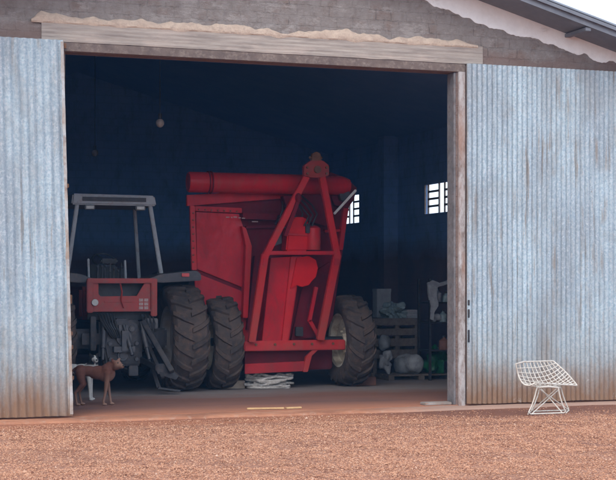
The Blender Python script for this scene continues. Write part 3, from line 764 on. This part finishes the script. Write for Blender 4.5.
# raised drawbar: a rectangle with a triangle on top, hinged on the axle beam and leaning forward
def DB(px, py): # drawbar plane leans toward the doorway as it rises
    v = 3.32-.42*(345-py)/190; return W(px, py, v)
dbx = bpy.data.objects.new('drawbar', None); C.objects.link(dbx); dbx.parent = ct; dbx.location = (0,-.4,.8)
def DBAR(a, b, w, name='drawbar_tube', mat='frame_red'): MB().bar(DB(*a), DB(*b), w, .09, (0,-1,0)).build(name, mat, dbx, .010)
DBAR((251.5,342),(265,254), .105); DBAR((265,256),(308,173), .095)
DBAR((320,340),(337,254), .115); DBAR((337,256),(321,173), .095)
DBAR((267,253),(336,253), .055, 'crossbar', 'red')
k = MB(); k.prism([DB(302,176),DB(302,166),DB(309,161),DB(321,161),DB(327,166),DB(327,176),DB(319,178),DB(310,178)], (0,-.10,0)); k.build('hitch_plate', 'tractor_red', dbx, .01)
k = MB(); k.prism([DB(309,166),DB(311,154),DB(315,152),DB(319,154),DB(321,166)], (0,-.07,0)); k.cyl(DB(315,158)+Vector((-.10,-.03,0)), DB(315,158)+Vector((.10,-.03,0)), .022, 12); k.cyl(DB(315,170)+Vector((0,.02,0)), DB(315,170)+Vector((0,-.13,0)), .055, 14); k.build('hitch_eye', 'rust', dbx, .006)
k = MB(); k.bar(DB(284,236)+Vector((.0,-.06,0)), DB(297,200)+Vector((0,-.06,0)), .055, .05); k.ell(DB(297,198)+Vector((0,-.06,0)), (.05,.05,.07), seg=10); k.build('jack_arm', 'red_shaded', dbx, .004)
for px_, py_ in ((305,168),(305,174),(324,168),(324,174)):
    c_ = DB(px_, py_); MB().cyl(c_+Vector((0,-.13,0)), c_+Vector((0,-.09,0)), .018, 6).build('bolt', 'rust', dbx)
for px_ in (256, 275, 294, 312, 333):
    c_ = W(px_, 344.5, 3.35); c_.z = a1.z+.02; MB().cyl((c_.x,3.335,c_.z), (c_.x,3.36,c_.z), .020, 6).build('bolt', 'rust', ct)
for a_p, b_p in (((262,262),(266,262)),((333,262),(338,262))): MB().bar(DB(*a_p)+Vector((0,-.05,0)), DB(*b_p)+Vector((0,-.05,0)), .10, .02, (0,-1,0)).build('weld_plate', 'red', dbx, .004)
# centre column, flange, gearbox, drum
def BX(name, mat, px, v, th, **k): return PL(name, mat, px, v, th, **k)
BX('centre_column', 'red', [(271,258),(302,256),(289,341),(262,342)], 3.44, .24)
BX('column_edge', 'frame_red', [(291,257),(301,257),(288,341),(282,341)], 3.40, .05)
fl_ = [(297,258),(309,256),(316,260),(318,268),(316,277),(312,281),(309,285),(302,287),(297,285),(291,289)]
BX('flange', 'red_bright', fl_, 3.36, .10)
BX('gearbox', 'red_bright', [(289,222),(295,217),(305,217),(309,222),(308,251),(286,251)], 3.28, .25, bevel=.02)
BX('gearbox_lid', 'frame_red', [(287,233),(308,234),(308,236),(287,235)], 3.25, .02)
dr = MB(); c0 = W(313,250,3.35); c1 = W(313,227,3.35); dr.lathe([(0,.001),(0,.11),(.1,.115),(c1.z-c0.z-.02,.115),(c1.z-c0.z,.09),(c1.z-c0.z+.02,.05),(c1.z-c0.z+.03,.001)], (c0.x,3.35,c0.z), 'z', 24); dr.build('hydraulic_motor', 'frame_red', ct, smooth=True)
rnd = random.Random(8)
for k_ in range(9):
    x0, y0 = rnd.uniform(272,300), rnd.uniform(200,216)
    pts = [W(x0, y0, 3.45)]
    for j in range(4): x0 += rnd.uniform(-3,8); y0 += rnd.uniform(0,9); pts.append(W(x0, y0, 3.36))
    dm = MB(); dm.tube(pts, .012, 6); dm.build('hose', 'dark_metal', ct, smooth=True)
BX('valve', 'dark_metal', [(306,224),(310,223),(310,233),(306,233)], 3.24, .04)
for q in range(3): MB().tube([W(304+4*q,226,3.22), W(309+4*q,216-q,3.16), W(300+6*q,205,3.30), W(292+5*q,196,3.44)], .014, 8).build('hose', 'black', ct, smooth=True)
BX('valve', 'mid_metal', [(275,232),(281,231),(282,243),(275,246)], 3.3, .06)
BX('upper_mount', 'red_shaded', [(283,196),(330,192),(334,215),(326,226),(290,216)], 3.46, .2)
BX('recess_plate', 'red_shaded', [(302,288),(320,268),(330,262),(322,336),(291,341)], 3.62, .05)  # shade of the recess carried by the darker red
MB().bar(W(316,287,3.46), W(309,322,3.46), .055, .06).bar(W(309,320,3.46), W(321,341,3.46), .055, .06).build('strut', 'red', ct, .006)
MB().span(W(296,327,3.50), W(302,336,3.56)).build('drain_plug', 'black', ct, .006)
BX('hopper_rib', 'red', [(344,206),(349,206),(343,250),(339,250)], 3.56, .1)

# ------------------------------------------------------------------ small things on the floor
def board(name, px0, px1, py0, py1, dep, mat, label, cat):
    a = G(px0, py1); b = G(px1, py1); h_ = (py1-py0)/F*((a.y-CAM.y)/math.cos(TH))*.95
    m = MB(); d_ = (b-a); d_.z = 0
    m.prism([a, a+Vector((d_.x,0,0)), a+Vector((d_.x,0,h_)), a+Vector((0,0,h_))], (0,dep,0))
    o = m.build(name, mat, None, .006); return tag(o, label, cat)
board('wood_block', 219, 248, 381, 389, .18, 'wood_pale', 'pale wooden chock under the front of the left cart wheel', 'wood block')
board('wood_block', 349, 380, 377, 386, .20, 'wood_brown', 'brown wooden chock in front of the right cart wheel', 'wood block')
rp = MB(); c = G(269, 388); rnd = random.Random(2)
for k_ in range(13):
    pts = []; rx, ry = rnd.uniform(.15,.36), rnd.uniform(.07,.22); zz = .022+.0135*k_; ph = rnd.random()*6
    for j in range(37):
        t = 2*math.pi*j/36
        pts.append(c+Vector((rx*math.cos(t+ph)+.04*math.sin(3*t+ph), ry*math.sin(t+ph)+.04*math.cos(4*t+ph), zz-.04+.035+.022*math.sin(2*t+ph)*(.3+k_/11))))
    rp.tube(pts, .017+.004*rnd.random(), 6, cap=False)
tag(rp.build('rope_coil', 'rope', None, smooth=True), 'coil of dirty white rope on floor under the red cart', 'rope coil')
a, b = G(247, 409.6, .042), G(284, 409.0, .042)
tag(MB().bar(a+Vector((0,0,.012)), b+Vector((0,0,.012)), .045, .02, (0,0,1)).build('wooden_stick', 'stick', None, .003), 'longer yellow stick lying on the floor in the doorway', 'stick')
a, b = G(286, 409.0, .042), G(301, 408.4, .042)
tag(MB().bar(a+Vector((0,0,.012)), b+Vector((0,0,.012)), .05, .02, (0,0,1)).build('wooden_stick', 'stick', None, .003), 'shorter yellow stick end to end with a longer one', 'stick')

# hanging bulbs
def bulb(px, py, v, label):
    c = W(px, py, v); o = thing('light_bulb', c, label, 'light bulb', 'unlit bulbs hanging from the shed roof')
    MB().ell(c, (.062,.062,.066), seg=20).build('bulb', 'bulb', o, smooth=True)
    MB().cyl(c+Vector((0,0,.05)), c+Vector((0,0,.14)), .026, 14).build('socket', 'mid_metal', o, smooth=True)
    MB().cyl(c+Vector((0,0,.14)), (c.x, c.y, 6.12-SL*abs(c.x-UM)), .007, 6).build('cord', 'black', o)
bulb(160, 123, 4.0, 'round unlit bulb hanging above between tractor and cart')
bulb(95, 153, 10.0, 'small far unlit bulb hanging deep inside over the tractor cab')

# pallets with things on top, right of the cart
PV = 5.2
pl_ = thing('pallet_stack', G(400, 377), 'weathered grey slatted wooden crate behind the right cart wheel', 'crate')
x0, x1 = W(372,340,PV).x, W(420,340,PV).x
zs = [W(400, y_, PV).z for y_ in (318, 328, 338, 349, 361)]
for i, z in enumerate(zs[:-1]):
    z2 = zs[i+1]
    MB().span((x0,PV,z2+.045),(x1,PV+.03,z-.008)).build('slat', 'wood', pl_, .006)
    MB().span((x0,PV+.9,z2+.045),(x1,PV+.93,z-.008)).build('slat', 'wood', pl_, .006)
for xx in (x0+.03, (x0+x1)/2, x1-.08):
    MB().span((xx,PV+.031,.13),(xx+.07,PV+.11,zs[0]-.01)).build('crate_post', 'wood', pl_, .004)
    MB().span((xx,PV+.80,.13),(xx+.07,PV+.899,zs[0]-.01)).build('crate_post', 'wood', pl_, .004)
MB().span((x0,PV+.11,zs[0]-.035),(x1,PV+.80,zs[0]-.005)).build('crate_top', 'wood', pl_, .004)
for xx in (x1-.004,): 
    for i, z in enumerate(zs[:-1]): MB().span((xx,PV+.03,zs[i+1]+.045),(xx+.025,PV+.9,z-.008)).build('slat', 'wood', pl_, .004)
MB().span((x0,PV+.03,.04),(x0+.1,PV+.9,.129)).build('skid', 'wood', pl_, .005)
MB().span((x1-.1,PV+.03,.04),(x1,PV+.9,.129)).build('skid', 'wood', pl_, .005)
ZT_ = zs[0]-.004
def lump(name, mat, c, r, label, cat, disp=.03, fr=6, seg=24, floor=None):
    m = MB(); m.ell(c, r, seg=seg, disp=disp, fr=fr)
    if floor is not None:
        for v in m.bm.verts: v.co.z = max(v.co.z, floor)
    return tag(m.build(name, mat, None, smooth=True), label, cat)
c = W(394, 312, PV+.25)
lump('plastic_bag', 'plastic_clear', (c.x,c.y,ZT_+.10), (.22,.16,.13), 'crumpled cloudy plastic bag on top of the slatted crate', 'plastic bag', .08, 14, 48, ZT_)
a1, a2 = W(377,306,PV+.55), W(391,289,PV+.55)
bx = thing('cardboard_box', (a1.x, a1.y, ZT_), 'upright grey cardboard box on crate behind the plastic bag', 'box')
MB().span((a1.x,a1.y,ZT_),(a2.x,a1.y+.2,a2.z)).build('box_body', 'card', bx, .006)
MB().span((a1.x-.004,a1.y-.004,a2.z-.05),(a2.x+.004,a1.y+.204,a2.z+.004)).build('lid', 'card', bx, .003)
a1 = W(408,318,PV+.1); a2 = W(419,308,PV+.1); k_ = 0; z = ZT_
rnd = random.Random(4)
for i in range(4):
    h_ = .035; dx = rnd.uniform(-.02,.02)
    m = MB().span((a1.x+dx,a1.y,z),(a2.x+dx,a1.y+.25,z+h_-.003)); z += h_
    tag(m.build('paper_bundle', 'paper' if i % 2 else 'card', None, .003), ('lowest','second from bottom','second from top','topmost')[i]+' bundle in the paper pile on the slatted crate', 'paper bundle', 'paper bundles piled on the crate')
# sacks on the floor by the crate
def roll(px, py, r, L_, mat, label, v, ang, endmat=None):
    c = W(px, py, v); c.z = .13+r
    m = MB(); d_ = Vector((math.cos(ang), math.sin(ang), 0))
    ts = (0,.01,.03,.07,.13,.2,.27,.35,.42,.5,.58,.65,.73,.8,.87,.93,.97,.99,1)
    pts = [c+d_*L_*t for t in ts]
    m.tube(pts, [r*k for k in (.2,.45,.72,.88,.97,1.03,.98,1.04,.97,1.02,.96,1.03,.97,1.0,.98,.92,.8,.55,.25)], 30)
    for v_ in m.bm.verts: v_.co += Vector((0,0,1))*.03*noise.noise(v_.co*7)+(v_.co-c)*.10*noise.noise(v_.co*11)
    return tag(m.build('feed_sack', mat, None, smooth=True), label, 'sack', 'sacks lying beside the crate')
pal = thing('pallet', G(412, 378), 'low dark wooden pallet under the lying sacks', 'pallet')
xa_, xb_ = W(381,375,4.95).x, W(446,375,4.95).x
for k_ in range(5): MB().span((xa_,4.62+k_*.15,.105),(xb_,4.72+k_*.15,.128)).build('plank', 'wood', pal, .004)
for xx in (xa_,(xa_+xb_)/2-.05,xb_-.1): MB().span((xx,4.62,.04),(xx+.1,5.32,.104)).build('skid', 'wood', pal, .004)
roll(418, 362, .155, .55, 'sack_white', 'white sack lying end on at the front of the pallet', 4.72, R(97))
roll(396, 362, .135, .34, 'sack', 'grey sack lying sideways behind the crate corner', 4.98, R(5))
lump('feed_sack', 'sack_white', W(386,361,4.85), (.09,.10,.155), 'small upright white bag beside the right cart tyre', 'bag', .05, 13, 36, .13)
c = W(436, 364, 4.85)
lump('green_bag', 'green', (c.x,c.y,.30), (.16,.2,.17), 'bright green plastic bag slumped beside the white sack', 'plastic bag', .12, 9, 40, .13)
roll(432, 352, .10, .22, 'sack_white', 'pale rolled sack leaning above the green bag', 5.12, R(4)).location.z = .22
lump('cloth_bundle', 'sack', W(384,343,5.05), (.10,.10,.13), 'small grey cloth bundle hanging on the crate corner', 'cloth', .03, 9, 20)
# shelf rack near the jamb
RV = 4.4
rk = thing('storage_rack', G(441, 384), 'dark steel rack standing near the right door post', 'rack')
xa_, xb_ = W(430,320,RV).x, W(462,320,RV).x
zt = W(440,279,RV).z
for xx in (xa_, xb_):
    for yy in (RV, RV+.45): MB().span((xx-.018,yy-.018,.04),(xx+.018,yy+.018,zt)).build('rack_post', 'dark_metal', rk)
shz = [W(440,y_,RV).z for y_ in (350, 322, 302)]
for z in shz: MB().span((xa_,RV+.02,z-.025),(xb_,RV+.43,z)).build('shelf', 'dark_metal', rk, .003)
def canister(px, py0, zb, r, h_, mat, label, nm='plastic_jug', cat='jug'):
    c = W(px, py0, RV+.1); c.z = zb
    o = thing(nm, c, label, cat)
    MB().lathe([(0,.001),(0,r*.95),(.01,r),(h_*.7,r),(h_*.85,r*.6),(h_*.9,r*.35),(h_,r*.35),(h_,.001)], c, 'z', 20).build('jug_body', mat, o, smooth=True)
    MB().lathe([(h_,.001),(h_,r*.42),(h_+.03,r*.42),(h_+.03,.001)], c, 'z', 16).build('cap', 'black', o, smooth=True)
canister(437, 300, shz[2], .075, .20, 'sack_white', 'white plastic jug on the top shelf of the rack')
canister(446, 300, shz[2], .06, .14, 'plastic_clear', 'cloudy low jar beside the white jug on the rack', 'plastic_jar', 'jar')
canister(443, 322, shz[1], .065, .17, 'plastic_clear', 'bluish jar on the middle shelf of the rack', 'plastic_jar', 'jar')
canister(444, 350, shz[0], .085, .20, 'wood_brown', 'reddish brown clay jug on the bottom shelf of the rack', 'clay_jug', 'jug')
m = MB(); 
p_ = [W(428,283,RV-.03),W(433,280,RV-.03),W(440,283,RV-.03),W(449,280,RV-.03),W(449,284,RV-.03),W(438,287,RV-.03),W(437,296,RV-.03),W(439,306,RV-.03),W(434,313,RV-.03),W(434,321,RV-.03),W(430,319,RV-.03),W(431,306,RV-.03),W(429,297,RV-.03)]
m.prism(p_, (0,.05,0)); bmesh.ops.subdivide_edges(m.bm, edges=m.bm.edges[:], cuts=3)
for v in m.bm.verts: v.co.y += .03*noise.noise(v.co*14)
tag(m.build('white_rag', 'sack_white', None, .006, smooth=True), 'white rag draped down the front corner of the rack', 'rag')
c = W(435, 316, RV+.1)
lump('plastic_bag', 'sack_white', (c.x,c.y,shz[1]+.07), (.08,.08,.075), 'small white bag below the rag on the rack', 'plastic bag', .03, 12, 18, shz[1])

# ------------------------------------------------------------------ wire chair
ch = thing('wire_chair', G(547, 412, 0), 'cream diamond shaped wire mesh chair standing before the right door', 'chair')
A_ = W(516,362,-1.15); B_ = W(553,361,-.72); C_ = W(577,385.5,-.86); D_ = W(535,383,-1.28)
bot = W(549,391,-1.03)
def shell(s, t):
    """s along back edge to front, t near to far"""
    p = A_*(1-s)*(1-t)+B_*(1-s)*t+C_*s*t+D_*s*(1-t)
    sag = (4*s*(1-s))*(.35+.65*4*t*(1-t)); m_ = (A_+B_+C_+D_)/4
    p = p+(bot+Vector((.0,0,0))-m_)*sag*.62
    p += Vector((-.055,0,-.075))*4*s*(1-s)*(1-t)**2+Vector((.01,0,.05))*4*s*(1-s)*t*t
    e_ = max(0, 1-5*(s*s+(t)**2)**.5); p += Vector((-.03,-.06,-.02))*e_
    return p
wm = MB(); NW = 11
for i in range(NW+1):
    k_ = i/NW
    rr = .0062 if i not in (0, NW) else .010
    wm.tube([shell(k_, j/16) for j in range(17)], rr, 6); wm.tube([shell(j/16, k_) for j in range(17)], rr, 6)
wm.build('seat_shell', 'chair', ch, smooth=True)
def leg(vn, off):
    T1, T2 = W(537+off,387.5,vn), W(558+off,387.5,vn); B1, B2 = W(528+off*1.0,411.5,vn), W(566+off,411.5,vn)
    B1.z = B2.z = .012; m_ = MB()
    m_.tube([T1, T1+(B1-T1)*.35+Vector((.012,0,0)), T1+(B1-T1)*.7+Vector((.012,0,0)), B1+(T1-B1)*.06, B1+Vector((.03,0,0)), B2-Vector((.03,0,0)), B2+(T2-B2)*.06, T2+(B2-T2)*.7-Vector((.012,0,0)), T2+(B2-T2)*.35-Vector((.012,0,0)), T2], .009, 8)
    m_.tube([T1, (T1+T2)/2+Vector((0,0,.01)), T2], .009, 8)
    return m_, T1, T2, B1, B2
m1, a1, a2, a3, a4 = leg(-1.22, 0); m1.build('leg', 'chair', ch, smooth=True)
m2, b1, b2, b3, b4 = leg(-.90, 3); m2.build('leg', 'chair', ch, smooth=True)
x_ = MB(); x_.tube([a1, b4], .007, 6); x_.tube([b1, a4+Vector((-.05,0,0))], .007, 6); x_.tube([a2, b3], .007, 6); x_.tube([b2, a3+Vector((.05,0,0))], .007, 6); x_.tube([a3,b3], .008, 6); x_.tube([a4,b4], .008, 6); x_.tube([a1,b1],.008,6); x_.tube([a2,b2],.008,6)
x_.build('brace', 'chair', ch, smooth=True)

# ------------------------------------------------------------------ dogs (one remeshed body each)
def dog(loc, yaw, mat, label, sc=1., head=(.30,-.02,.56), hyaw=-35, hpitch=-12, stance=(0,0,0,0), tail='down'):
    m = MB()
    def T_(pts, rs, n=12): m.tube(pts, rs, n); [m.ell(p, (r,r,r), seg=10) for p, r in ((pts[0], rs[0]), (pts[-1], rs[-1]))]
    # trunk: deep chest, tucked belly
    m.ell((.155,0,.395), (.115,.075,.110), Matrix.Rotation(R(-8),4,'Y'), 20)
    m.ell((.06,0,.405), (.13,.066,.088), None, 20); m.ell((-.06,0,.425), (.12,.055,.066), None, 20); m.ell((-.155,0,.425), (.085,.062,.078), None, 20)
    H = Vector(head)
    T_([(.17,0,.43),(.22,0,.485),tuple(H*.65+Vector((.22,0,.50))*.35),tuple(H-Vector((.02,0,.015)))], [.090,.070,.058,.052])
    for s, (fx, hx) in ((-1, stance[0:2]), (1, stance[2:4])):
        y = s*.055
        T_([(.17,y*.9,.40),(.165,y,.30),(.175+fx*.5,y,.16),(.178+fx,y,.045)], [.050,.032,.020,.016])
        m.ell((.195+fx,y,.018), (.034,.021,.018), seg=12)
        T_([(-.165,y*.9,.42),(-.150,y*1.05,.33),(-.125+hx*.3,y,.265)], [.066,.050,.032])
        T_([(-.125+hx*.3,y,.265),(-.205+hx*.8,y,.160)], [.032,.018]); T_([(-.205+hx*.8,y,.160),(-.185+hx,y,.045)], [.019,.015])
        m.ell((-.165+hx,y,.018), (.034,.020,.018), seg=12)
    if tail == 'down': T_([(-.225,0,.455),(-.265,0,.42),(-.285,.0,.34),(-.285,.01,.25)], [.018,.015,.011,.006])
    else: T_([(-.225,0,.46),(-.29,0,.50),(-.33,.02,.56),(-.32,.03,.62)], [.018,.014,.011,.006])
    hm = Matrix.Translation(H) @ Matrix.Rotation(R(hyaw),4,'Z') @ Matrix.Rotation(R(-hpitch),4,'Y')
    hp_ = lambda x, y, z: hm @ Vector((x,y,z))
    rot = hm.to_3x3().to_4x4()
    m.ell(hp_(.0,0,0), (.074,.062,.060), rot, 18); m.ell(hp_(.035,0,-.008), (.052,.047,.046), rot, 14)
    m.tube([hp_(.03,0,-.012), hp_(.075,0,-.020), hp_(.112,0,-.024)], [.042,.033,.027], 14); m.ell(hp_(.112,0,-.022), (.018,.026,.023), rot, 12)
    for s in (-1, 1):
        m.tube([hp_(-.012,s*.038,.040), hp_(-.018,s*.056,.070), hp_(.004,s*.062,.082)], [.028,.018,.007], 8)
        m.ell(hp_(.050,s*.024,.022), (.017,.015,.013), rot, 8)
    me = bpy.data.meshes.new('t'); m.bm.to_mesh(me); m.bm.free()
    tmp = bpy.data.objects.new('t', me); C.objects.link(tmp)
    md = tmp.modifiers.new('r', 'REMESH'); md.mode = 'VOXEL'; md.voxel_size = .0062; md.use_smooth_shade = True
    sm = tmp.modifiers.new('s', 'SMOOTH'); sm.factor = .6; sm.iterations = 6
    bpy.context.view_layer.update()
    me2 = bpy.data.meshes.new_from_object(tmp.evaluated_get(bpy.context.evaluated_depsgraph_get()))
    bpy.data.objects.remove(tmp); me2.name = 'dog'; me2.materials.clear(); me2.materials.append(M[mat])
    for p in me2.polygons: p.use_smooth = True
    o = bpy.data.objects.new('dog', me2); C.objects.link(o); tag(o, label, 'dog')
    e = MB()
    for s in (-1, 1): e.ell(hp_(.062,s*.028,.024), (.009,.008,.009), rot, 10)
    eo = e.build('eyes', 'nose', None, smooth=True); eo.parent = o
    e = MB().ell(hp_(.129,0,-.014), (.010,.015,.012), rot, 12); e.build('nose', 'nose', None, smooth=True).parent = o
    o.location = loc; o.rotation_euler = (0,0,yaw); o.scale = (sc,)*3
    return o
dl = G(93.5, 405.5); dog((dl.x, dl.y, .04), R(-14), 'fur_brown', 'lean brown dog standing in the doorway looking toward the yard', 1.04, (.285,-.03,.500), -48, 6, (-.055,-.02,.03,.03))
dl = G(77.5, 400.5); dog((dl.x, dl.y, .04), R(-22), 'fur_white', 'white dog with black head half hidden behind the brown dog', 1.0, (.225,-.02,.555), -62, 4, (0,.02,.0,-.02))

# thin air haze round the whole place
hz = bpy.data.materials.new('air_haze'); hz.use_nodes = True; hn = hz.node_tree; hn.nodes.remove(hn.nodes['Principled BSDF'])
pv = hn.nodes.new('ShaderNodeVolumePrincipled'); pv.inputs['Density'].default_value = .0009; pv.inputs['Color'].default_value = (.20,.52,1,1)
hn.links.new(pv.outputs[0], hn.nodes['Material Output'].inputs['Volume']); M['haze'] = hz
MB().span((-270,-270,-1.1),(270,270,7.2)).build('haze', 'haze', kind='stuff')
# ------------------------------------------------------------------ camera, light, world
cam = bpy.data.cameras.new('camera'); co = bpy.data.objects.new('camera', cam); C.objects.link(co)
co.location = CAM; co.rotation_euler = (R(90), 0, -TH); cam.sensor_width = 36; cam.lens = F/616*36
cam.shift_y = 44/616; cam.clip_end = 5000; S.camera = co
EL, AZ = 48, 215     # sun elevation, direction (compass from +Y, clockwise)
sun = bpy.data.lights.new('sun', 'SUN'); so = bpy.data.objects.new('sun', sun); C.objects.link(so)
sun.energy = 0.9; sun.angle = R(40); sun.color = (1, .93, .82)
dv_ = Vector((math.sin(R(AZ))*math.cos(R(EL)), math.cos(R(AZ))*math.cos(R(EL)), math.sin(R(EL))))
so.rotation_euler = dv_.to_track_quat('Z', 'Y').to_euler(); so.location = dv_*30
wd = bpy.data.worlds.new('World'); S.world = wd; wd.use_nodes = True
nt = wd.node_tree; bgn = nt.nodes['Background']; sky = nt.nodes.new('ShaderNodeTexSky'); sky.sky_type = 'NISHITA'
sky.sun_disc = False; sky.sun_elevation = R(EL); sky.sun_rotation = R(AZ); sky.dust_density = 4; sky.air_density = 1.0; sky.ozone_density = 1.5
# thin overcast: part of the sky's light evened out to a pale cloud tone
mx = nt.nodes.new('ShaderNodeMix'); mx.data_type = 'RGBA'; mx.inputs[0].default_value = .65
mx.inputs[7].default_value = (8.8, 10.2, 12.2, 1)
nt.links.new(sky.outputs[0], mx.inputs[6]); nt.links.new(mx.outputs[2], bgn.inputs[0])
bgn.inputs[1].default_value = .15
S.view_settings.view_transform = 'Standard'; S.view_settings.look = 'None'; S.view_settings.gamma = 1; S.view_settings.exposure = 0.55
S.view_settings.use_curve_mapping = False
S.render.engine = 'CYCLES'; S.cycles.max_bounces = 8; S.cycles.diffuse_bounces = 5; S.cycles.use_denoising = True
